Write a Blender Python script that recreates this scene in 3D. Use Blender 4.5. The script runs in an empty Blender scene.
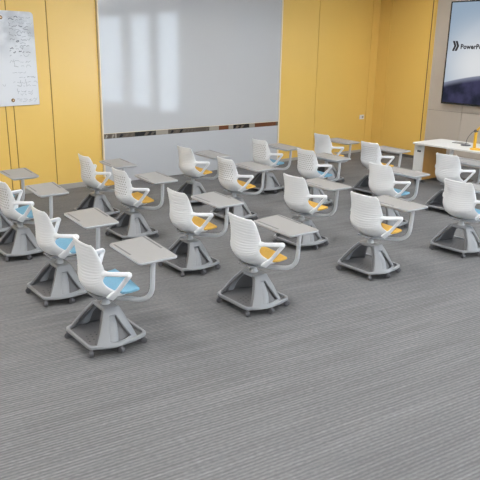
import bpy, bmesh, math, random
from mathutils import Vector, Matrix
random.seed(7)
S = bpy.context.scene
C = S.collection
PI = math.pi

# ------------------------------------------------------------------ materials
def mat(name, col, rough=.5, metal=0., spec=.5, noise=0., nscale=8., bump=0., bscale=300., coat=0.):
    m = bpy.data.materials.new(name); m.use_nodes = True
    nt = m.node_tree; b = nt.nodes['Principled BSDF']
    b.inputs['Base Color'].default_value = (*col, 1); b.inputs['Roughness'].default_value = rough
    b.inputs['Metallic'].default_value = metal; b.inputs['Specular IOR Level'].default_value = spec
    b.inputs['Coat Weight'].default_value = coat
    tc = nt.nodes.new('ShaderNodeTexCoord')
    if noise:
        n = nt.nodes.new('ShaderNodeTexNoise'); n.inputs['Scale'].default_value = nscale; n.inputs['Detail'].default_value = 3
        nt.links.new(tc.outputs['Object'], n.inputs['Vector'])
        r = nt.nodes.new('ShaderNodeMixRGB'); r.inputs['Color1'].default_value = (*[c*(1-noise) for c in col], 1)
        r.inputs['Color2'].default_value = (*[min(1, c*(1+noise)) for c in col], 1)
        nt.links.new(n.outputs['Fac'], r.inputs['Fac']); nt.links.new(r.outputs['Color'], b.inputs['Base Color'])
    if bump:
        n = nt.nodes.new('ShaderNodeTexNoise'); n.inputs['Scale'].default_value = bscale
        nt.links.new(tc.outputs['Object'], n.inputs['Vector'])
        bp = nt.nodes.new('ShaderNodeBump'); bp.inputs['Strength'].default_value = bump; bp.inputs['Distance'].default_value = .002
        nt.links.new(n.outputs['Fac'], bp.inputs['Height']); nt.links.new(bp.outputs['Normal'], b.inputs['Normal'])
    return m

def emit(name, col, st):
    m = bpy.data.materials.new(name); m.use_nodes = True; nt = m.node_tree
    nt.nodes.remove(nt.nodes['Principled BSDF'])
    e = nt.nodes.new('ShaderNodeEmission'); e.inputs['Color'].default_value = (*col, 1); e.inputs['Strength'].default_value = st
    nt.links.new(e.outputs[0], nt.nodes['Material Output'].inputs[0]); return m

class N:                                   # tiny node-building helper
    def __init__(s, nt): s.nt = nt
    def val(s, x, sock):
        if isinstance(x, (int, float)): sock.default_value = x
        else: s.nt.links.new(x, sock)
    def m(s, op, a, b=0., c=None):
        n = s.nt.nodes.new('ShaderNodeMath'); n.operation = op
        s.val(a, n.inputs[0]); s.val(b, n.inputs[1])
        if c is not None: s.val(c, n.inputs[2])
        return n.outputs[0]
    def mix(s, f, a, b):
        n = s.nt.nodes.new('ShaderNodeMixRGB'); s.val(f, n.inputs['Fac'])
        for x, k in ((a, 'Color1'), (b, 'Color2')):
            if isinstance(x, tuple): n.inputs[k].default_value = (*x, 1)
            else: s.nt.links.new(x, n.inputs[k])
        return n.outputs[0]
    def noise(s, vec, sc, det=2., dim='3D'):
        n = s.nt.nodes.new('ShaderNodeTexNoise'); n.inputs['Scale'].default_value = sc; n.inputs['Detail'].default_value = det
        s.nt.links.new(vec, n.inputs['Vector']); return n.outputs['Fac']
    def mapping(s, vec, rot=(0,0,0), sc=(1,1,1)):
        n = s.nt.nodes.new('ShaderNodeMapping'); n.inputs['Rotation'].default_value = rot; n.inputs['Scale'].default_value = sc
        s.nt.links.new(vec, n.inputs['Vector']); return n.outputs['Vector']
    def smooth(s, x, a, b):
        n = s.nt.nodes.new('ShaderNodeMapRange'); n.interpolation_type = 'SMOOTHSTEP'
        s.val(x, n.inputs['Value']); n.inputs['From Min'].default_value = a; n.inputs['From Max'].default_value = b
        return n.outputs['Result']

def carpet_mat():
    m = bpy.data.materials.new('ribbed_carpet'); m.use_nodes = True; nt = m.node_tree; k = N(nt)
    b = nt.nodes['Principled BSDF']; b.inputs['Roughness'].default_value = .95; b.inputs['Specular IOR Level'].default_value = .15
    o = nt.nodes.new('ShaderNodeTexCoord').outputs['Object']
    v = k.mapping(o, rot=(0, 0, math.radians(8.1)))
    sp = nt.nodes.new('ShaderNodeSeparateXYZ'); nt.links.new(v, sp.inputs[0])
    wob = k.noise(k.mapping(v, sc=(.8, 3, 1)), 1.5)
    ph = k.m('MULTIPLY', k.m('ADD', sp.outputs['Y'], k.m('MULTIPLY', wob, .012)), 2*PI/.0275)
    rib = k.m('MULTIPLY_ADD', k.m('SINE', ph), .5, .5)
    streak = k.noise(k.mapping(v, sc=(1.2, 34, 1)), 1.0, 4)           # long soft streaks along the ribs
    patch = k.noise(k.mapping(v, sc=(.5, 2.6, 1)), 1.3, 3)
    speck = k.noise(k.mapping(v, sc=(28, 70, 1)), 1., 2)
    f = k.m('ADD', k.m('MULTIPLY', rib, .25), k.m('ADD', k.m('MULTIPLY', streak, .55), k.m('ADD', k.m('MULTIPLY', patch, .3), k.m('MULTIPLY', speck, .55))))
    f = k.smooth(f, .55, 1.5)
    nt.links.new(k.mix(f, CARPET_A, CARPET_B), b.inputs['Base Color'])
    bp = nt.nodes.new('ShaderNodeBump'); bp.inputs['Strength'].default_value = .5; bp.inputs['Distance'].default_value = .004
    nt.links.new(k.m('ADD', rib, speck), bp.inputs['Height']); nt.links.new(bp.outputs['Normal'], b.inputs['Normal'])
    return m

def shell_mat(name, dots):
    m = bpy.data.materials.new(name); m.use_nodes = True; nt = m.node_tree; k = N(nt)
    b = nt.nodes['Principled BSDF']; b.inputs['Roughness'].default_value = .38
    b.inputs['Base Color'].default_value = (*WHITE, 1)
    if dots:
        o = nt.nodes.new('ShaderNodeTexCoord').outputs['Object']
        sp = nt.nodes.new('ShaderNodeSeparateXYZ'); nt.links.new(o, sp.inputs[0])
        row = k.m('DIVIDE', sp.outputs['Z'], .03)
        odd = k.m('MULTIPLY', k.m('MODULO', k.m('FLOOR', row), 2.), .5)
        cy = k.m('SUBTRACT', k.m('FRACT', k.m('ADD', k.m('DIVIDE', k.m('ADD', sp.outputs['Y'], 3.), .034), odd)), .5)
        cz = k.m('SUBTRACT', k.m('FRACT', row), .5)
        r2 = k.m('ADD', k.m('MULTIPLY', cy, cy), k.m('MULTIPLY', cz, cz))
        dot = k.m('LESS_THAN', r2, .075)
        ins = k.m('MULTIPLY', k.m('GREATER_THAN', sp.outputs['Z'], .56), k.m('LESS_THAN', sp.outputs['Z'], .82))
        ins = k.m('MULTIPLY', ins, k.m('LESS_THAN', k.m('ABSOLUTE', sp.outputs['Y']), .165))
        ins = k.m('MULTIPLY', ins, k.m('LESS_THAN', sp.outputs['X'], -.08))
        nt.links.new(k.mix(k.m('MULTIPLY', dot, ins), WHITE, (.40, .40, .41)), b.inputs['Base Color'])
    return m

def screen_mat():
    m = bpy.data.materials.new('lit_screen'); m.use_nodes = True; nt = m.node_tree; k = N(nt)
    nt.nodes.remove(nt.nodes['Principled BSDF'])
    o = nt.nodes.new('ShaderNodeTexCoord').outputs['Object']
    sp = nt.nodes.new('ShaderNodeSeparateXYZ'); nt.links.new(o, sp.inputs[0])
    u = k.m('SUBTRACT', SCR_Y, sp.outputs['Y']); z = sp.outputs['Z']
    # arc of a planet's edge: z_arc = 1.63 + rise
    du = k.m('SUBTRACT', u, 1.75)
    zarc = k.m('SUBTRACT', 1.93, k.m('MULTIPLY', k.m('MULTIPLY', du, du), .078))
    below = k.m('SUBTRACT', zarc, z)
    du2 = k.m('SUBTRACT', u, .75); dz2 = k.m('SUBTRACT', z, 2.05)
    glow = k.smooth(k.m('SQRT', k.m('ADD', k.m('MULTIPLY', du2, du2), k.m('MULTIPLY', dz2, dz2))), 1.25, .05)
    beam = k.smooth(k.m('ABSOLUTE', k.m('SUBTRACT', k.m('ADD', k.m('MULTIPLY', u, .9), k.m('MULTIPLY', z, -1.)), -2.15)), .28, .0)
    sky = k.mix(glow, (.34, .44, .56), (.80, .82, .84))
    sky = k.mix(k.m('MULTIPLY', beam, .3), sky, (.62, .68, .76))
    cl = k.noise(o, 3.2, 4)
    land = k.mix(k.smooth(cl, .35, .7), (.022, .025, .042), (.06, .058, .12))
    land = k.mix(k.smooth(below, .12, 0.), land, (.25, .27, .36))
    c = k.mix(k.smooth(below, -.012, .012), sky, land)
    e = nt.nodes.new('ShaderNodeEmission'); e.inputs['Strength'].default_value = SCR_E; nt.links.new(c, e.inputs['Color'])
    nt.links.new(e.outputs[0], nt.nodes['Material Output'].inputs[0]); return m

def sheet_mat():
    m = bpy.data.materials.new('paper_white'); m.use_nodes = True; nt = m.node_tree; k = N(nt)
    b = nt.nodes['Principled BSDF']; b.inputs['Roughness'].default_value = .35
    o = nt.nodes.new('ShaderNodeTexCoord').outputs['Object']
    n = k.noise(o, 5., 5); sp = nt.nodes.new('ShaderNodeSeparateXYZ'); nt.links.new(o, sp.inputs[0])
    # smudged grey wash of wiped ink where the writing stands
    wash = k.m('MULTIPLY', k.smooth(sp.outputs['Z'], 2.0, 2.45), k.smooth(n, .3, .7))
    nt.links.new(k.mix(wash, (.72, .75, .80), (.50, .53, .58)), b.inputs['Base Color'])
    return m

def glass_mat():
    m = bpy.data.materials.new('window_glass'); m.use_nodes = True; nt = m.node_tree
    nt.nodes.remove(nt.nodes['Principled BSDF'])
    t = nt.nodes.new('ShaderNodeBsdfTransparent'); g = nt.nodes.new('ShaderNodeBsdfGlossy'); g.inputs['Roughness'].default_value = .02
    x = nt.nodes.new('ShaderNodeMixShader'); x.inputs[0].default_value = .05
    nt.links.new(t.outputs[0], x.inputs[1]); nt.links.new(g.outputs[0], x.inputs[2])
    nt.links.new(x.outputs[0], nt.nodes['Material Output'].inputs[0]); return m

CARPET_A = (.126, .127, .131); CARPET_B = (.296, .300, .308)
WHITE = (.76, .78, .81)
SCR_Y = 8.09; SCR_E = .95
M = dict(
    carpet=carpet_mat(),
    shell=shell_mat('ribbed_white_plastic', False), shell_dot=shell_mat('dotted_white_plastic', True),
    white=mat('white_plastic', WHITE, .38),
    blue=mat('blue_fabric', (.20, .42, .58), .85, noise=.08, nscale=60, bump=.3, bscale=500),
    amber=mat('amber_fabric', (.70, .42, .085), .85, noise=.08, nscale=60, bump=.3, bscale=500),
    dark_fabric=mat('dark_fabric', (.07, .06, .055), .85, noise=.08, nscale=60, bump=.3, bscale=500),
    grey=mat('silver_grey_plastic', (.262, .274, .292), .42, spec=.4),
    grey_in=mat('grey_plastic_inner', (.13, .13, .137), .55),  # tray and caster grey; on the inner panels it paints interior shade
    tube=mat('silver_tube', (.47, .49, .52), .35, metal=0.),
    tablet=mat('tablet_grey', (.27, .268, .266), .5, noise=.03, nscale=30),
    tablet_rim=mat('tablet_rim', (.42, .437, .465), .45),
    dark=mat('dark_plastic', (.035, .036, .04), .5),
    mid=mat('charcoal_plastic', (.10, .10, .11), .5),
    yellow=mat('yellow_lacquer_panel', (.80, .54, .15), .22, spec=.45, noise=.03, nscale=1.5),
    seam=mat('brown_seam', (.16, .085, .03), .7),
    cream=mat('cream_trim', (.80, .70, .52), .5),
    board=mat('glossy_white_glass', (.50, .515, .54), .06, spec=.5),
    board_low=mat('satin_white_panel', (.50, .52, .555), .25),
    skirting=mat('grey_skirting', (.36, .35, .33), .5),
    stone=mat('beige_wall_tile', (.50, .455, .41), .5, noise=.05, nscale=3),
    groove=mat('dark_groove', (.12, .11, .10), .8),
    plaster=mat('white_plaster', (.72, .71, .69), .8),
    screen=screen_mat(), ink=mat('black_lettering', (.01, .01, .015), .5), bezel=mat('black_bezel', (.012, .013, .016), .25),
    paper=sheet_mat(), pen=mat('grey_ink', (.16, .18, .22), .8), pale_pen=mat('pale_ink', (.36, .39, .44), .8),
    brass=mat('brown_magnet', (.20, .10, .035), .35, metal=.5), bright=mat('bright_knob', (.75, .6, .4), .3, metal=.6),
    desk=mat('white_desk_laminate', (.72, .72, .71), .4),
    wood=mat('honey_wood', (.55, .29, .075), .45, noise=.15, nscale=6),
    lamp=mat('yellow_lamp_enamel', (.78, .46, .03), .35),
    glass=glass_mat(), lightpanel=emit('ceiling_panel_glow', (1., .985, .96), 22.0),
    alu=mat('window_aluminium', (.45, .46, .47), .4, metal=.3),
    rail_a=mat('rail_taupe', (.13, .11, .09), .15), rail_b=mat('rail_black', (.02, .02, .022), .15),
    rail_c=mat('rail_bone', (.33, .30, .26), .2), rail_d=mat('rail_rust', (.15, .055, .025), .2), rail_e=mat('rail_smoke', (.10, .085, .07), .15),
)

# ------------------------------------------------------------------ mesh helpers
def obj(name, bm, ms, parent=None, smooth=True, angle=40, bevel=0., seg=2, solid=0., off=0.):
    me = bpy.data.meshes.new(name)
    bmesh.ops.recalc_face_normals(bm, faces=bm.faces[:]) if not solid else None
    bm.to_mesh(me); bm.free()
    o = bpy.data.objects.new(name, me); C.objects.link(o)
    for x in (ms if isinstance(ms, (list, tuple)) else [ms]): me.materials.append(x)
    if parent is not None: o.parent = parent
    if smooth:
        for p in me.polygons: p.use_smooth = True
        me.set_sharp_from_angle(angle=math.radians(angle))
    if solid:
        md = o.modifiers.new('solid', 'SOLIDIFY'); md.thickness = solid; md.offset = off
    if bevel:
        md = o.modifiers.new('bevel', 'BEVEL'); md.width = bevel; md.segments = seg; md.limit_method = 'ANGLE'; md.angle_limit = math.radians(35)
    return o

def box(bm, lo, hi, mi=0, bev=0.):
    lo, hi = Vector(lo), Vector(hi)
    r = bmesh.ops.create_cube(bm, size=1., matrix=Matrix.Translation((lo+hi)/2) @ Matrix.Diagonal((*(hi-lo), 1)))
    fs = set(f for v in r['verts'] for f in v.link_faces)
    for f in fs: f.material_index = mi
    if bev: bmesh.ops.bevel(bm, geom=list({e for f in fs for e in f.edges}), offset=bev, segments=2, affect='EDGES', profile=.5)

def tube(bm, pts, r, n=12, mi=0, cap=True, flat=1.):
    """sweep an (optionally flattened) round section along pts"""
    pts = [Vector(p) for p in pts]; rr = r if isinstance(r, (list, tuple)) else [r]*len(pts)
    rings = []; up = None
    for i, p in enumerate(pts):
        t = (pts[min(i+1, len(pts)-1)] - pts[max(i-1, 0)]).normalized()
        if up is None:
            up = Vector((0, 0, 1)) if abs(t.z) < .9 else Vector((0, 1, 0))
        s = t.cross(up).normalized(); up = s.cross(t).normalized()
        rings.append([bm.verts.new(p + rr[i]*(math.cos(a)*s*flat + math.sin(a)*up)) for a in [2*PI*k/n for k in range(n)]])
    for a, b in zip(rings, rings[1:]):
        for k in range(n):
            f = bm.faces.new((a[k], a[(k+1) % n], b[(k+1) % n], b[k])); f.material_index = mi
    if cap:
        bm.faces.new(rings[0][::-1]).material_index = mi; bm.faces.new(rings[-1]).material_index = mi

def bend(pts, rad, n=6):
    """polyline with rounded corners"""
    pts = [Vector(p) for p in pts]; out = [pts[0]]
    for a, b, c in zip(pts, pts[1:], pts[2:]):
        d0 = (a-b); d1 = (c-b); q = min(rad, d0.length*.49, d1.length*.49)
        s, e = b + d0.normalized()*q, b + d1.normalized()*q
        for i in range(n+1):
            t = i/n; out.append((1-t)**2*s + 2*t*(1-t)*b + t*t*e)
    return out + [pts[-1]]

def lathe(bm, prof, n=20, mi=0, cx=0, cy=0):
    rings = [[bm.verts.new((cx+r*math.cos(2*PI*k/n), cy+r*math.sin(2*PI*k/n), z)) for k in range(n)] for r, z in prof]
    for a, b in zip(rings, rings[1:]):
        for k in range(n): bm.faces.new((a[k], a[(k+1) % n], b[(k+1) % n], b[k])).material_index = mi
    bm.faces.new(rings[0][::-1]).material_index = mi; bm.faces.new(rings[-1]).material_index = mi

def prism(bm, poly, z0, z1, mi=0):
    a = [bm.verts.new((x, y, z0)) for x, y in poly]; b = [bm.verts.new((x, y, z1)) for x, y in poly]; n = len(poly)
    bm.faces.new(a[::-1]).material_index = mi; bm.faces.new(b).material_index = mi
    for k in range(n): bm.faces.new((a[k], a[(k+1) % n], b[(k+1) % n], b[k])).material_index = mi

def roundpoly(pts, rad, n=5):
    out = []; m = len(pts)
    for i in range(m):
        a, b, c = Vector(pts[i-1]), Vector(pts[i]), Vector(pts[(i+1) % m])
        q = min(rad, (a-b).length*.45, (c-b).length*.45)
        s, e = b+(a-b).normalized()*q, b+(c-b).normalized()*q
        for k in range(n+1):
            t = k/n; p = (1-t)**2*s+2*t*(1-t)*b+t*t*e; out.append((p.x, p.y))
    return out

def empty(name, label, cat, loc=(0,0,0), rz=0., group=None):
    o = bpy.data.objects.new(name, None); C.objects.link(o); o.location = loc; o.rotation_euler.z = rz
    o.empty_display_size = .05
    tag(o, label, cat, group); return o
def tag(o, label, cat, group=None):
    o['label'] = label; o['category'] = cat
    if group: o['group'] = group
    return o
def struct(name, bm, ms, **k):
    o = obj(name, bm, ms, **k); o['kind'] = 'structure'; return o
B = bmesh.new

# ------------------------------------------------------------------ the room
X0, X1, Y0, YB, H = -5.0, 11.95, -8.5, 9.95, 3.8       # left wall, right wall, wall behind the camera, back wall, ceiling
bm = B(); box(bm, (X0-.2, Y0-.2, -.1), (X1+.3, YB+.2, 0)); struct('floor', bm, M['carpet'], smooth=False)
bm = B(); box(bm, (X0-.2, Y0-.2, H), (X1+.3, YB+.2, H+.1)); struct('ceiling', bm, M['plaster'], smooth=False)
bm = B(); box(bm, (X0-.15, Y0, 0), (X0, YB, H)); struct('wall_left', bm, M['plaster'], smooth=False)
bm = B(); box(bm, (X0-.15, Y0-.15, 0), (X1+.3, Y0, H)); struct('wall_front', bm, M['plaster'], smooth=False)

# back wall: lacquered yellow panels with dark joints, built as one wall


bm = B()
box(bm, (X0-.15, YB+.02, 0), (X1+.3, YB+.2, H), 1)
xs = [X0, X0+1.2, X0+2.4, X0+3.6, X0+4.8, X0+6., 2.2, 3.32, 3.445, 4.065, 4.905, 8.94, 10.015, 11.707, X1+.02]
for a, b in zip(xs, xs[1:]):
    box(bm, (a+.007, YB, 0.0), (b-.007, YB+.03, H), 0)
wb = struct('wall_back', bm, [M['yellow'], M['seam']], smooth=False)

# right wall: yellow panel standing proud near the corner, then tiled beige wall, then the window run
YP = 8.55; XT = 12.03
bm = B()
box(bm, (XT+.03, YP-.05, 0), (XT+.25, YB+.02, H), 1)
ys = [YB+.005, 9.625, YP]
for a, b in zip(ys[1:], ys): box(bm, (X1, a+.006, 0), (XT+.02, b-.006, H), 0)
box(bm, (X1+.012, YP-.022, 0), (XT, YP+.02, H), 1)
box(bm, (X1+.002, YP-.065, 0), (XT+.04, YP-.022, H), 0)
# tiles
tz = [0, 1.10, H]; ty = [YP-.06, 7.63, 6.0, 4.4, 2.8, 1.9]
box(bm, (XT+.02, 1.9, 0), (XT+.25, YP-.05, H), 3)
for a, b in zip(ty[1:], ty):
    for c, d in zip(tz, tz[1:]): box(bm, (XT, a+.005, c+.0035), (XT+.03, b-.005, d-.0035), 2)
# pier, sill and head around the windows
box(bm, (XT, Y0, 0), (XT+.25, 1.9, .12), 4); box(bm, (XT, Y0, 3.45), (XT+.25, 1.9, H), 4)
WIN = [(-8.2, -5.55), (-5.25, -2.6), (-2.15, -.55), (-.2, 1.35)]
edges = [Y0] + [v for w in WIN for v in w] + [1.9]
for a, b in zip(edges[::2], edges[1::2]): box(bm, (XT, a, .12), (XT+.25, b, 3.45), 4)
struct('wall_right', bm, [M['yellow'], M['seam'], M['stone'], M['groove'], M['plaster']], smooth=False)
for i, (a, b) in enumerate(WIN):
    bm = B(); t = .05
    box(bm, (XT+.08, a, .12), (XT+.14, a+t, 3.45)); box(bm, (XT+.08, b-t, .12), (XT+.14, b, 3.45))
    box(bm, (XT+.08, a+t, .12), (XT+.14, b-t, .12+t)); box(bm, (XT+.08, a+t, 3.45-t), (XT+.14, b-t, 3.45)); box(bm, (XT+.08, a+t, 1.0), (XT+.14, b-t, 1.0+t))
    w = struct('window_%d' % (i+1), bm, M['alu'], smooth=False)
    bm = B(); box(bm, (XT+.105, a+t, .12+t), (XT+.113, b-t, 1.0)); box(bm, (XT+.105, a+t, 1.0+t), (XT+.113, b-t, 3.45-t))
    obj('pane', bm, M['glass'], w, smooth=False)
bm = B(); box(bm, (X0, YB-.012, 0), (4.90, YB, .085)); box(bm, (8.945, YB-.012, 0), (X1-.012, YB, .06)); struct('baseboard_back', bm, M['skirting'], smooth=False)
bm = B(); box(bm, (X1-.012, YP, 0), (X1, YB-.012, .06)); struct('base_shadow_right', bm, M['mid'], smooth=False)  # charcoal strip painting the dark shadow along the foot of this wall

# unseen ceiling lamps: recessed glowing panels added to balance the daylight
for ix in range(6):
    for iy in range(6):
        x = -3.6+ix*2.8; y = -7+iy*2.9
        r = empty('added_ceiling_light', 'unseen flush square light panel added overhead to balance the daylight', 'ceiling light', (x, y, H), 0, 'added ceiling light panels')
        bm = B()
        for lo, hi in (((-.45, -.45, -.03), (.45, -.41, 0)), ((-.45, .41, -.03), (.45, .45, 0)), ((-.45, -.41, -.03), (-.41, .41, 0)), ((.41, -.41, -.03), (.45, .41, 0))): box(bm, lo, hi)
        obj('frame', bm, M['alu'], r, smooth=False)
        bm = B(); box(bm, (-.41, -.41, -.02), (.41, .41, -.001)); obj('diffuser', bm, M['lightpanel'], r, smooth=False)

# ------------------------------------------------------------------ whiteboard on the back wall
wx0, wx1 = 4.925, 8.915
wbd = empty('whiteboard', 'tall glossy white glass writing wall between the yellow panels', 'whiteboard', (0, YB, 0))
bm = B(); box(bm, (wx0, -.035, .875), (wx1, -.001, H-.02)); obj('writing_surface', bm, M['board'], wbd, smooth=False, bevel=.004)
bm = B(); box(bm, (wx0, -.030, .005), (wx1, -.001, .785)); obj('lower_panel', bm, M['board_low'], wbd, smooth=False, bevel=.004)
for a, b in ((wx0-.022, wx0), (wx1, wx1+.03)):
    bm = B(); box(bm, (a, -.045, .005), (b, -.001, H-.02)); o = obj('edge_strip', bm, M['cream'], wbd, smooth=False); o['label'] = 'cream edge strip'
bm = B(); box(bm, (wx0, -.046, .870), (wx1, -.001, .876)); o = obj('top_strip', bm, M['cream'], wbd, smooth=False); o['label'] = 'thin cream strip above the patchwork band'
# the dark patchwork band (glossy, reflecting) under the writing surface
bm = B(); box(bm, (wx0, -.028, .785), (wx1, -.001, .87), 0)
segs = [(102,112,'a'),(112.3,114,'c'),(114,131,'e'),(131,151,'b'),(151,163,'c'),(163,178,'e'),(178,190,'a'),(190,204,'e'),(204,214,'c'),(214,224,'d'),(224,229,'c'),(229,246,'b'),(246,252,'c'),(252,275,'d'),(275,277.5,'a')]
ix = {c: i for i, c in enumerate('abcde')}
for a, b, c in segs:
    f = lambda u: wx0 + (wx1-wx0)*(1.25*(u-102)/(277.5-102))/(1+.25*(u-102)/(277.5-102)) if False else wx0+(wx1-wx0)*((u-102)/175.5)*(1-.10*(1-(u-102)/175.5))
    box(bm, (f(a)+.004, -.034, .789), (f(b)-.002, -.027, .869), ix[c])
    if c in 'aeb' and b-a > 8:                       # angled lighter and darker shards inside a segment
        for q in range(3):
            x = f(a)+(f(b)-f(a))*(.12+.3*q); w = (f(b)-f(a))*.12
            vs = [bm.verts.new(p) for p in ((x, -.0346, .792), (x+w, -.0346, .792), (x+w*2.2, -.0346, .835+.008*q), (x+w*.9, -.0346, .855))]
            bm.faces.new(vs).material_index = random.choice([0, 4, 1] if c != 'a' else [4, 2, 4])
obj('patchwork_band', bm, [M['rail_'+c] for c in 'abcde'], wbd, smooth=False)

# ------------------------------------------------------------------ sheet with handwriting on the left
sh = empty('writing_sheet', 'white sheet of grey handwritten notes on the yellow wall at upper left', 'handwritten sheet', (0, YB, 0))
bm = B()
poly = [(2.55, 1.385), (3.845, 1.415), (3.845, 2.785), (2.55, 2.80)]
pp = roundpoly(poly, .07, 6)
# plain (sharp) lower corners, round upper ones
pp = [(2.55, 1.385), (3.85, 1.41)] + [p for p in pp if p[1] > 2.2]
a = [bm.verts.new((x, -.022, z)) for x, z in pp]; b = [bm.verts.new((x, 0, z)) for x, z in pp]
bm.faces.new(a); bm.faces.new(b[::-1])
for k in range(len(pp)): bm.faces.new((a[k], a[(k+1) % len(pp)], b[(k+1) % len(pp)], b[k]))
obj('sheet', bm, M['paper'], sh, smooth=False)
def scribble(bm, x, z, w, h, y=-.0232, th=.006, mi=0):
    n = max(3, int(w/.018)); pts = []
    for i in range(n+1):
        pts.append(Vector((x+w*i/n+random.uniform(-.006, .006), y, z+random.uniform(-.5, .5)*h)))
    for p, q in zip(pts, pts[1:]):
        d = (q-p); s = Vector((-d.z, 0, d.x)).normalized()*th/2
        bm.faces.new([bm.verts.new(v) for v in (p-s, q-s, q+s, p+s)]).material_index = mi
bm = B()
for k in range(13):                                  # dense upper block
    z = 2.71-.046*k; x = 3.44+random.uniform(0, .03)
    while x < 3.76:
        w = random.uniform(.02, .09)
        if random.random() < .85: scribble(bm, x, z+random.uniform(-.012, .012), w, random.uniform(.02, .045), th=random.choice((.005, .007, .011)), mi=random.choice((0, 1, 1)))
        x += w+random.uniform(.012, .04)
for z, xa, xb in ((2.06, 3.44, 3.72), (1.99, 3.5, 3.76), (1.90, 3.46, 3.7), (1.83, 3.56, 3.78), (1.755, 3.46, 3.8), (1.70, 3.52, 3.76), (1.62, 3.52, 3.72), (1.575, 3.56, 3.74), (1.50, 3.50, 3.8), (1.47, 3.54, 3.8), (1.72, 3.3, 3.36)):
    x = xa
    while x < xb:
        w = random.uniform(.03, .08); scribble(bm, x, z, w, random.uniform(.015, .045), th=.005, mi=1 if random.random() < .8 else 0); x += w+random.uniform(.01, .035)
for x, z, h in ((3.50, 2.04, .10), (3.58, 1.74, .09), (3.66, 1.75, .1), (3.52, 1.62, .08)):     # tall strokes
    for q in range(4):
        p = Vector((x+.008*math.sin(q*1.5), -.0232, z-h/2+h*q/4)); r = Vector((x+.008*math.sin((q+1)*1.5), -.0232, z-h/2+h*(q+1)/4))
        bm.faces.new([bm.verts.new(v) for v in (p+Vector((-.003, 0, 0)), p+Vector((.003, 0, 0)), r+Vector((.003, 0, 0)), r+Vector((-.003, 0, 0)))]).material_index = 1
o = obj('handwriting', bm, [M['pen'], M['pale_pen']], sh, smooth=False); o['kind'] = 'stuff'
for (x, z), l in (((3.352, 2.69), 'round brown magnet near the top of the handwritten sheet at the left picture edge'), ((3.435, 1.487), 'round brown magnet at the bottom of the handwritten sheet')):
    r = empty('magnet', l, 'magnet', (x, YB-.022, z), 0, 'magnets on the handwritten sheet')
    bm = B(); lathe(bm, [(.026, 0), (.028, .006), (.022, .012)], 18); bmesh.ops.rotate(bm, verts=bm.verts[:], cent=(0,0,0), matrix=Matrix.Rotation(PI/2, 3, 'X')); obj('rim', bm, M['brass'], r)
    bm = B(); lathe(bm, [(.011, .0115), (.012, .016), (.006, .018)], 14); bmesh.ops.rotate(bm, verts=bm.verts[:], cent=(0,0,0), matrix=Matrix.Rotation(PI/2, 3, 'X')); o = obj('knob', bm, M['bright'], r); o['label'] = 'pale brass knob'

# wall socket
so = empty('wall_socket', 'small white socket plate low on the yellow wall right of the whiteboard', 'wall socket', (11.565, YB, .825))
bm = B(); box(bm, (-.075, -.012, -.05), (.075, 0, .05)); obj('plate', bm, M['desk'], so, smooth=False, bevel=.004)
bm = B(); box(bm, (-.005, -.016, -.03), (.055, -.011, .03)); o = obj('socket_face', bm, M['skirting'], so, smooth=False, bevel=.003); o['label'] = 'greyer inner face'

# ------------------------------------------------------------------ the wall display
dW, dz0, dz1, dx = 3.62, 1.265, 3.305, 11.93
ds = empty('wall_display', 'large black-framed screen showing a bright slide on the beige wall', 'display screen', (0, 0, 0))
bm = B(); y1, y0 = SCR_Y, SCR_Y-dW; e = .035
for lo, hi in (((dx-.012, y0, dz0), (XT-.001, y1, dz0+e)), ((dx-.012, y0, dz1-.022), (XT-.001, y1, dz1)), ((dx-.012, y1-e*.8, dz0+e), (XT-.001, y1, dz1-.022)), ((dx-.012, y0, dz0+e), (XT-.001, y0+e*.8, dz1-.022))): box(bm, lo, hi)
box(bm, (dx+.006, y0+.02, dz0+.02), (XT-.001, y1-.02, dz1-.015))
obj('bezel', bm, M['bezel'], ds, smooth=False, bevel=.003)
bm = B(); box(bm, (dx-.006, y0+e*.8, dz0+e), (dx+.006, y1-e*.8, dz1-.022)); sc = obj('screen', bm, M['screen'], ds, smooth=False)
bm = B(); box(bm, (dx+.02, y1, dz0+.21), (XT-.001, y1+.012, dz0+.25)); obj('side_button', bm, M['bezel'], ds, smooth=False)
cu = bpy.data.curves.new('lettering', 'FONT'); cu.body = 'PowerPoint'; cu.size = .128; cu.offset = .0048; cu.space_character = 1.04; cu.extrude = .0005; cu.resolution_u = 3
tmp = bpy.data.objects.new('tmp', cu); C.objects.link(tmp); dg = bpy.context.evaluated_depsgraph_get()
me = bpy.data.meshes.new_from_object(tmp.evaluated_get(dg)); bpy.data.objects.remove(tmp)
tx = bpy.data.objects.new('lettering', me); C.objects.link(tx); me.materials.clear(); me.materials.append(M['ink'])
me.transform(Matrix(((0, 0, -1, dx-.0075), (-1, 0, 0, 7.765), (0, 1, 0, 2.382), (0, 0, 0, 1)))); tx.parent = sc
tx['label'] = 'black slide title beginning PowerPo'
bm = B()
for q in range(2):                                   # two right-pointing chevrons
    yy = 7.958-.064*q; w = .050; d = .045
    pts = [(yy, 2.535), (yy-w, 2.535), (yy-w-d, 2.437), (yy-w, 2.338), (yy, 2.338), (yy-d, 2.437)]
    a = [bm.verts.new((dx-.0075, y, z)) for y, z in pts]; bm.faces.new([a[i] for i in (0, 1, 2, 5)]); bm.faces.new([a[i] for i in (5, 2, 3, 4)])
o = obj('arrow_emblem', bm, M['ink'], sc, smooth=False); o['label'] = 'black double chevron'

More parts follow.
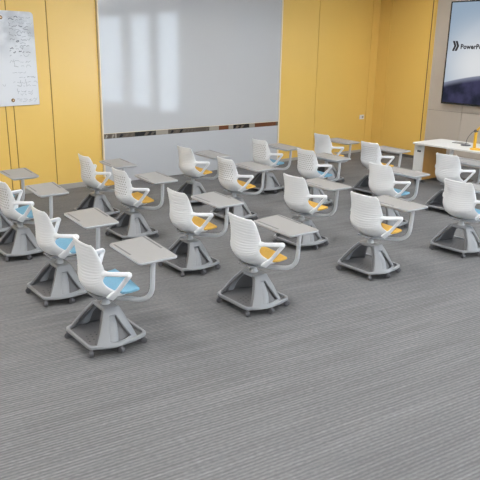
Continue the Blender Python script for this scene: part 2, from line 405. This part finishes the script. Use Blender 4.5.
# ------------------------------------------------------------------ teacher's desk, pedestal, lamp and small things
tX0, tX1, tY0, tY1, tz1 = 9.60, 10.50, 4.7, 7.03, .735
td = empty('teacher_desk', 'long white teacher desk in front of the beige wall at right', 'desk', (10.05, 5.85, 0))
tl = lambda x, y, z: (x-10.05, y-5.85, z)
bm = B(); prism(bm, roundpoly([tl(tX0, tY0, 0)[:2], tl(tX1, tY0, 0)[:2], tl(tX1, tY1, 0)[:2], tl(tX0, tY1, 0)[:2]], .05), tz1-.03, tz1); obj('tabletop', bm, M['desk'], td, bevel=.004)
bm = B(); box(bm, tl(tX0+.10, 4.9, .46), tl(tX0+.14, 6.30, .58)); obj('beam', bm, M['desk'], td, smooth=False, bevel=.004)
for x in (tX0+.10, tX1-.20):
    bm = B(); box(bm, tl(x, 4.84, 0), tl(x+.06, 4.90, tz1-.03)); obj('leg', bm, M['desk'], td, smooth=False, bevel=.004)
for x in (tX0+.10,):
    bm = B(); box(bm, tl(x, 6.25, 0), tl(x+.05, 6.30, tz1-.03)); obj('leg', bm, M['desk'], td, smooth=False, bevel=.004)
pd = empty('drawer_pedestal', 'honey wood pedestal with white slotted front under the desk end', 'pedestal cabinet', (9.72, 6.94, 0))
bm = B(); box(bm, (.02, -.09, .05), (.72, .10, .68)); obj('body', bm, M['wood'], pd, smooth=False, bevel=.003)
bm = B()
box(bm, (-.005, -.095, .05), (.02, .105, .555)); box(bm, (-.005, -.095, .59), (.02, .105, .68)); box(bm, (-.005, -.095, .555), (.02, -.04, .59)); box(bm, (-.005, .05, .555), (.02, .105, .59))
fr = obj('front_panel', bm, M['desk'], pd, smooth=False); fr['label'] = 'white front with a slot'
bm = B(); box(bm, (.010, -.04, .555), (.0195, .05, .59)); o = obj('handle_slot', bm, M['dark'], fr, smooth=False)
bm = B()
for x in (.06, .62):
    for y in (-.10, .06): box(bm, (x, y, 0), (x+.05, y+.04, .05))
obj('plinth', bm, M['mid'], pd, smooth=False)

lp = empty('desk_lamp', 'yellow desk lamp with jointed arm on the teacher desk', 'desk lamp', (9.80, 5.86, tz1))
bm = B(); lathe(bm, [(.105, 0), (.108, .008), (.10, .018), (.02, .024)], 28); obj('base', bm, M['lamp'], lp)
bm = B(); box(bm, (-.02, .02, .02), (.02, .06, .30)); lo_ = obj('post', bm, M['lamp'], lp, bevel=.006)
bm = B(); tube(bm, [(-.03, .04, .31), (.03, .04, .31)], .026, 14); o = obj('joint', bm, M['mid'], lp); o['label'] = 'dark pivot joint'
bm = B(); tube(bm, [(0, .04, .31), (-.02, -.28, .62)], .017, 10); obj('upper_arm', bm, M['lamp'], lp)
bm = B(); lathe(bm, [(.025, .10), (.035, .09), (.075, .0), (.072, 0.0), (.03, .085)], 22)
bmesh.ops.translate(bm, verts=bm.verts[:], vec=(-.02, -.32, .54)); obj('lamp_shade', bm, M['lamp'], lp)

mc = empty('desk_stand', 'small dark round stand with thin curved stem beside the yellow lamp', 'desk stand', (10.08, 6.24, tz1))
bm = B(); lathe(bm, [(.085, 0), (.088, .006), (.08, .016), (.015, .022)], 26); obj('base', bm, M['mid'], mc)
bm = B(); tube(bm, bend([(0, 0, .018), (.02, 0, .12), (-.02, -.10, .24), (-.06, -.20, .29)], .08), .006, 8); obj('stem', bm, M['mid'], mc)
tb = empty('tablet_slate', 'flat dark grey slate lying at the back of the teacher desk', 'tablet', (10.27, 6.47, tz1), math.radians(8))
bm = B(); box(bm, (-.09, -.12, 0), (.09, .12, .008)); obj('body', bm, M['mid'], tb, bevel=.003)
bm = B(); box(bm, (-.078, -.108, .008), (.078, .108, .0088)); obj('display', bm, M['skirting'], tb, smooth=False)

# ------------------------------------------------------------------ the swivel tablet chair
def shell_bm():
    c = [(-.172,.872),(-.176,.858),(-.174,.80),(-.167,.73),(-.163,.655),(-.165,.585),(-.160,.52),(-.130,.466),(-.088,.432),(-.030,.410),(.04,.408),(.09,.415),(.125,.428)]
    e = [(-.150,.158,.874),(-.143,.187,.860),(-.116,.199,.805),(-.092,.207,.735),(-.078,.215,.680),(-.076,.217,.632),(-.090,.211,.592),(-.066,.217,.548),(-.018,.228,.510),(.030,.233,.478),(.070,.228,.464),(.10,.215,.458),(.128,.205,.460)]
    def smp(L, t):
        i = min(int(t), len(L)-2); f = t-i
        p0, p1, p2, p3 = (Vector(L[max(i-1, 0)]), Vector(L[i]), Vector(L[i+1]), Vector(L[min(i+2, len(L)-1)]))
        return .5*((2*p1)+(p2-p0)*f+(2*p0-5*p1+4*p2-p3)*f*f+(3*p1-p0-3*p2+p3)*f**3)
    bm = B(); NV, NU = 132, 22; rows = []
    for j in range(NV+1):
        t = (len(c)-1)*j/NV; cc = smp(c, t); ee = smp(e, t); row = []
        for i in range(NU+1):
            u = -1+2*i/NU; k = abs(u)**1.75
            y = ee.y*math.sin(u*PI/2*.86)/math.sin(PI/2*.86)
            x = cc.x+(ee.x-cc.x)*k; z = cc.y+(ee.z-cc.y)*k
            if t < 7.6:                                # horizontal ribs moulded into the back
                s = cc.y
                g = .0034*(abs(math.sin(PI*s/.0265))-.5)*max(0, min(1, (7.6-t)))*min(1, t*1.2)*max(0., min(1., (.93-abs(u))*9))
                x -= g
            row.append(bm.verts.new((x+.012, y, z)))
        rows.append(row)
    for a, b in zip(rows, rows[1:]):
        for i in range(NU): bm.faces.new((a[i], a[i+1], b[i+1], b[i]))
    return bm

def seat_bm():
    bm = B(); rows = []; NX, NY = 10, 10
    for i in range(NX+1):
        x = -.065+.295*i/NX; row = []
        w = .150+.108*min(1, i/NX*1.5)
        for j in range(NY+1):
            v = -1+2*j/NY
            z = .447+(.026-.024*i/NX)*abs(v)**2+.045*(i/NX)**1.2-.006*math.sin(PI*i/NX)
            row.append(bm.verts.new((x-.012*v*v*(i == NX), w*v, z)))
        rows.append(row)
    for a, b in zip(rows, rows[1:]):
        for j in range(NY): bm.faces.new((a[j], a[j+1], b[j+1], b[j]))
    return bm

def arm_bm(s):
    bm = B()
    def strip(pts, wid, th):
        """flat bar: wid across the loop plane, th through it"""
        P = [Vector(p) for p in pts]; rings = []
        for i, p in enumerate(P):
            t = (P[min(i+1, len(P)-1)]-P[max(i-1, 0)]).normalized()
            nrm = Vector((.28, -1, .12)).normalized() if s < 0 else Vector((.28, 1, .12)).normalized()
            a = t.cross(nrm).normalized(); n2 = a.cross(t).normalized(); w = wid[i]/2; q = th/2
            ring = []
            for k in range(12):
                an = 2*PI*k/12; cx, sx = math.cos(an), math.sin(an)
                ring.append(bm.verts.new(p+a*w*math.copysign(abs(cx)**.6, cx)+n2*q*math.copysign(abs(sx)**.6, sx)))
            rings.append(ring)
        for r0, r1 in zip(rings, rings[1:]):
            for k in range(12): bm.faces.new((r0[k], r0[(k+1) % 12], r1[(k+1) % 12], r1[k]))
        bm.faces.new(rings[0][::-1]); bm.faces.new(rings[-1])
    loop = bend([(-.05 if s < 0 else -.09, .212*s, .655), (-.02 if s < 0 else -.05, .255*s, .656), (.128, .340*s, .657), (.045, .258*s, .502), (.000, .212*s, .440)], .03, 6)
    n = len(loop)
    wid = []
    for i in range(n):
        t = i/(n-1); wid.append(.036+.016*math.exp(-((t-.5)/.10)**2)+.016*max(0, 1-t*7)+.034*max(0, (t-.74)*3.8))
    strip(loop, wid, .026)
    return bm

def panel_bm(s, shaded_inner=False):
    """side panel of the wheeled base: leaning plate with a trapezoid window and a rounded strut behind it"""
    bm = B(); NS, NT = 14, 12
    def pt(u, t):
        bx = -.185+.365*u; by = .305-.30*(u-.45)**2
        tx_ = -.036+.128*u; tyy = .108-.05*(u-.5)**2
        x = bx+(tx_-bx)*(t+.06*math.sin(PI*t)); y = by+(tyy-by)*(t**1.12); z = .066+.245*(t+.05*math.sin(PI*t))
        if shaded_inner: y -= .035
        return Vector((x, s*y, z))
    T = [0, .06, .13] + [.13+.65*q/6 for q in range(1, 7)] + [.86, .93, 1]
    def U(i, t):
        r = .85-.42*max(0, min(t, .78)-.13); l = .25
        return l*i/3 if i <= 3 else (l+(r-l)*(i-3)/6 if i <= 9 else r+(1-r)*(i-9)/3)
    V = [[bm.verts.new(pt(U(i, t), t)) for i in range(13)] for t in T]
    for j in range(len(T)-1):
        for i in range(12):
            if not shaded_inner and 2 <= j < 8 and 3 <= i < 9: continue
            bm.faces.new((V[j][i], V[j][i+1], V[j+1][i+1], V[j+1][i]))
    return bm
def strut_bm(s):
    """rounded strut seen through the window of the side panel"""
    bm = B(); rings = []
    for j in range(9):
        t = j/8; cx = -.055+.065*t; cy = .262-.162*t+.03*math.sin(PI*t); z = .075+.215*t; r = .050-.018*t
        rings.append([bm.verts.new((cx+r*math.cos(a), s*(cy+r*.7*math.sin(a)), z)) for a in [2*PI*k/16 for k in range(16)]])
    for a, b in zip(rings, rings[1:]):
        for k in range(16): bm.faces.new((a[k], a[(k+1) % 16], b[(k+1) % 16], b[k]))
    bm.faces.new(rings[0][::-1]); bm.faces.new(rings[-1])
    return bm

def outline(grow=0.):
    r = []
    for x, y in ((-.230, -.195), (-.218, -.228), (-.12, -.280), (0, -.30), (.12, -.288), (.235, -.255), (.262, -.22)):
        r.append((x, y))
    r = r+[(x, -y) for x, y in r[::-1]]
    cx = .005
    return [((x-cx)*(1+grow)+cx, y*(1+grow)) for x, y in r]

def make_chair():
    root = empty('tablet_chair', 'white swivel tablet chair', 'chair', (0, 0, 0), 0, 'swivel tablet chairs in rows')
    # wheeled storage base
    bm = B()
    out, inn = roundpoly(outline(.02), .03, 3), roundpoly(outline(-.075), .03, 3)
    n = len(out)
    ring = lambda pl, z: [bm.verts.new((x, y, z)) for x, y in pl]
    a, b, c, d = ring(out, .062), ring(out, .090), ring(inn, .090), ring(inn, .062)
    for p, q in ((a, b), (b, c), (c, d), (d, a)):
        for k in range(n): bm.faces.new((p[k], p[(k+1) % n], q[(k+1) % n], q[k]))
    rim = obj('base_rim', bm, M['grey'], root, bevel=.006)
    bm = B(); prism(bm, roundpoly(outline(-.07), .03, 3), .060, .070, 0)
    for i in range(4):
        for j in range(3):
            x, y = -.17+.045*i+.01*j, -.10+.05*j+.018*i
            vs = [bm.verts.new((x+.0085*math.cos(q*PI/4), y+.0085*math.sin(q*PI/4), .0708)) for q in range(8)]; bm.faces.new(vs).material_index = 1
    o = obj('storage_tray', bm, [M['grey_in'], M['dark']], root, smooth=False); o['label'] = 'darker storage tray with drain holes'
    for s in (-1, 1):
        p = obj('side_panel', panel_bm(s), M['grey'], root, solid=.02, off=0, bevel=.004)
        q = obj('shaded_inner_panel', panel_bm(s, True), M['grey_in'], p, solid=.008, off=0); q['label'] = 'inner panel with interior shade painted into its grey'; obj('strut', strut_bm(s), M['grey'], p)
    # hub cap bridging the two panels
    bm = B(); prism(bm, roundpoly([(-.04, -.118), (.095, -.118), (.095, .118), (-.04, .118)], .03, 4), .284, .318)
    obj('hub_cap', bm, M['grey'], root, bevel=.012, seg=3)
    bm = B(); lathe(bm, [(.040, .312), (.040, .322), (.032, .332), (.030, .345), (.030, .405), (.05, .412)], 18, cx=.028); obj('column', bm, M['tube'], root)
    bm = B(); box(bm, (-.085, -.095, .398), (.10, .095, .414)); obj('seat_bracket', bm, M['grey'], root, smooth=False, bevel=.005)
    for x, y in ((-.225, .200), (-.215, -.222), (.005, -.288), (.238, -.236), (.005, .288), (.238, .236)):
        an = math.atan2(y, x)+1.9; ca, sa = math.cos(an), math.sin(an)
        bm = B(); lathe(bm, [(.012, .052), (.012, .066)], 10, cx=x, cy=y)
        box(bm, (x-.010, y-.010, .046), (x+.010, y+.010, .058))
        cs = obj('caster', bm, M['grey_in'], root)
        bm = B()
        tube(bm, [(x-.017*ca, y-.017*sa, .027), (x-.015*ca, y-.015*sa, .027), (x+.015*ca, y+.015*sa, .027), (x+.017*ca, y+.017*sa, .027)], [.022, .027, .027, .022], 16, mi=0)
        obj('wheel', bm, M['mid'], cs)
    # seat shell, cushion, arms
    sh_ = obj('seat_shell', shell_bm(), M['shell'], root, solid=.011, off=0, angle=80)
    st = obj('seat_cushion', seat_bm(), M['blue'], root, solid=.022, off=0, bevel=.006)
    for s in (-1, 1): obj('armrest', arm_bm(s), M['white'], root, angle=70)
    for o in [c for c in C.objects if c.parent == root and c.name.split('.')[0] in ('seat_shell', 'seat_cushion', 'armrest')]: o.data.transform(Matrix.Rotation(math.radians(-1.5 if o.name.startswith('seat_shell') else -9 if o.name.startswith('arm') else -6), 4, 'Z'))
    # tablet on its bent tube
    bm = B(); tube(bm, bend([(.02, -.02, .382), (.285, -.305, .378), (.292, -.318, .70)], .13, 8), .020, 14); obj('tablet_arm', bm, M['tube'], root)
    quad = [(.192, .235), (.565, .275), (.490, -.375), (.150, -.362)]
    bm = B(); prism(bm, roundpoly(quad, .035, 4), .712, .732)
    for f_ in bm.faces: f_.material_index = 0 if abs(f_.calc_area()) > .02 else 1
    tp = obj('writing_tablet', bm, [M['tablet'], M['tablet_rim']], root, bevel=.006, angle=30)
    ctr = Vector((.35, -.06))
    bm = B(); ql = [tuple(Vector(p)+(ctr-Vector(p))*.0) for p in quad]
    qi = roundpoly([tuple(Vector(p)+(ctr-Vector(p))*.16) for p in quad], .03, 4); qo = roundpoly([tuple(Vector(p)+(ctr-Vector(p))*.015) for p in quad], .035, 4)
    a = [bm.verts.new((x, y, .694)) for x, y in qi]; b = [bm.verts.new((x, y, .713)) for x, y in qo]; m = len(a)
    bm.faces.new(a[::-1]); bm.faces.new(b)
    for k in range(m): bm.faces.new((a[k], a[(k+1) % m], b[(k+1) % m], b[k]))
    obj('tablet_underside', bm, M['tablet_rim'], tp, bevel=.004)
    # two pen grooves, along the near and far long edges
    for (p, q), (f0, f1) in (((quad[0], quad[3]), (.08, .62)), ((quad[1], quad[2]), (.04, .62))):
        p, q = Vector(p), Vector(q); d = (q-p).normalized(); nn = (ctr-p); nn = (nn-d*nn.dot(d)).normalized()
        A, Z = p+(q-p)*f0+nn*.03, p+(q-p)*f1+nn*.03; w = .008
        bm = B(); vs = [A-nn*w, Z-nn*w, Z+nn*w, A+nn*w]; prism(bm, [(v.x, v.y) for v in vs], .7312, .7326)
        obj('pen_groove', bm, M['mid'], tp, smooth=False)
    return root

proto = make_chair()
def kids(o): return [c for c in C.objects if c.parent == o]
def copy_tree(o, parent=None):
    c = o.copy(); C.objects.link(c)
    if parent is not None: c.parent = parent
    for ch in kids(o): copy_tree(ch, c)
    return c
# the dotted-back version of the shell and the amber cushion share the same shapes
sh0 = next(c for c in kids(proto) if c.name.startswith('seat_shell')); me_dot = sh0.data.copy(); me_dot.materials[0] = M['shell_dot']
st0 = next(c for c in kids(proto) if c.name.startswith('seat_cushion')); me_amb = st0.data.copy(); me_amb.materials[0] = M['amber']; me_drk = st0.data.copy(); me_drk.materials[0] = M['dark_fabric']

CH = [  # x, y, turn (deg), seat, dotted, label
 (2.086, 4.360, -.4, 'b', 0, 'blue-seated ribbed white tablet chair nearest the camera at the lower left'),
 (3.546, 4.245, -.6, 'a', 0, 'yellow-seated white tablet chair in the foreground nearest the middle of the picture'),
 (5.165, 4.217, 0, 'a', 0, 'yellow-seated ribbed white tablet chair in the front row, right of the picture centre'),
 (2.195, 5.525, -.4, 'b', 0, 'blue-seated white tablet chair directly behind the nearest lower-left chair'),
 (2.344, 6.979, -1, 'b', 1, 'dotted-back blue-seated tablet chair cut by the left picture edge, before the leftmost tablet'),
 (2.415, 8.051, 1, 'b', 0, 'farthest tablet chair at the left picture edge, mostly its tablet and post showing'),
 (3.649, 5.458, -.3, 'a', 0, 'yellow-seated ribbed white tablet chair just behind and left of the central foreground chair'),
 (3.726, 6.867, -.7, 'a', 1, 'dotted-back yellow-seated tablet chair in front of the left end of the whiteboard, second from wall'),
 (3.821, 8.044, -.3, 'a', 1, 'dotted-back yellow-seated tablet chair standing before the yellow panels left of the whiteboard'),
 (5.251, 5.378, -.4, 'a', 0, 'yellow-seated ribbed white tablet chair whose base shows behind the central foreground tablet'),
 (5.308, 6.807, -.6, 'a', 1, 'dotted-back yellow-seated tablet chair with its tablet before the blue-seated chair near the whiteboard'),
 (5.414, 7.977, 1.5, 'a', 0, 'yellow-seated white tablet chair closest to the middle of the whiteboard, last in its line'),
 (6.644, 4.065, .6, 'b', 0, 'front white tablet chair cut by the right picture edge, its whole base visible'),
 (6.759, 5.323, .5, 'b', 0, 'blue-seated ribbed tablet chair just behind the right-of-centre foreground chair'),
 (6.809, 6.786, .5, 'b', 1, 'dotted-back blue-seated tablet chair two places in front of the yellow wall, right of the whiteboard'),
 (6.902, 7.977, .6, 'b', 1, 'blue-seated tablet chair in front of the right end of the whiteboard'),
 (8.323, 7.936, .1, 'a', 0, 'farthest white tablet chair against the yellow wall, left below the wall socket'),
 (8.263, 6.779, .1, 'a', 1, 'dotted-back white tablet chair in front of the yellow room corner, left of the teacher desk'),
 (8.271, 5.316, .4, 'd', 0, 'dark-seated white tablet chair directly in front of the honey wood pedestal of the teacher desk'),
]
for i, (x, y, rz, seat, dot, lab) in enumerate(CH):
    o = proto if i == 0 else copy_tree(proto)
    o.location = (x, y, 0); o.rotation_euler.z = math.radians(rz); o['label'] = lab
    for c in kids(o):
        if dot and c.name.startswith('seat_shell'): c.data = me_dot
        if c.name.startswith('seat_cushion'):
            if seat == 'a': c.data = me_amb
            if seat == 'd': c.data = me_drk
            c['label'] = {'b': 'blue seat cushion', 'a': 'yellow seat cushion', 'd': 'dark seat cushion'}[seat]

# ------------------------------------------------------------------ light, sky, camera
w = bpy.data.worlds.new('World'); S.world = w; w.use_nodes = True
bg = w.node_tree.nodes['Background']; bg.inputs['Color'].default_value = (.74, .87, 1., 1); bg.inputs['Strength'].default_value = 9.0
for a, b in WIN:                                       # portals: help daylight find the window openings
    L = bpy.data.lights.new('window_portal', 'AREA'); L.shape = 'RECTANGLE'; L.size = 3.3; L.size_y = b-a; L.cycles.is_portal = True
    o = bpy.data.objects.new('window_portal', L); C.objects.link(o); o.location = (XT+.2, (a+b)/2, 1.78); o.rotation_euler = (0, PI/2, 0)

R = ((.783, -.622, .017), (-.168, -.237, -.957), (.599, .747, -.29))
f, pit, rol, yaw = 630.297, math.radians(16.84868), math.radians(1.00717), math.radians(38.72588)
fw = Vector((math.sin(yaw)*math.cos(pit), math.cos(yaw)*math.cos(pit), -math.sin(pit)))
r = Vector((math.cos(yaw), -math.sin(yaw), 0)); u = r.cross(fw)
r2 = math.cos(rol)*r+math.sin(rol)*u; u2 = -math.sin(rol)*r+math.cos(rol)*u
cam = bpy.data.cameras.new('camera'); co = bpy.data.objects.new('camera', cam); C.objects.link(co)
mw = Matrix((r2, u2, -fw)).transposed().to_4x4(); mw.translation = (0, 0, 2.3); co.matrix_world = mw
cam.sensor_width = 36; cam.lens = f*36/480; cam.clip_start = .05; cam.clip_end = 200
S.camera = co
vs = S.view_settings; vs.view_transform = 'Standard'; vs.look = 'None'; vs.gamma = 1; vs.use_curve_mapping = False; vs.exposure = -0.13
S.cycles.max_bounces = 8; S.cycles.diffuse_bounces = 5; S.cycles.use_denoising = True; S.cycles.sample_clamp_indirect = 6
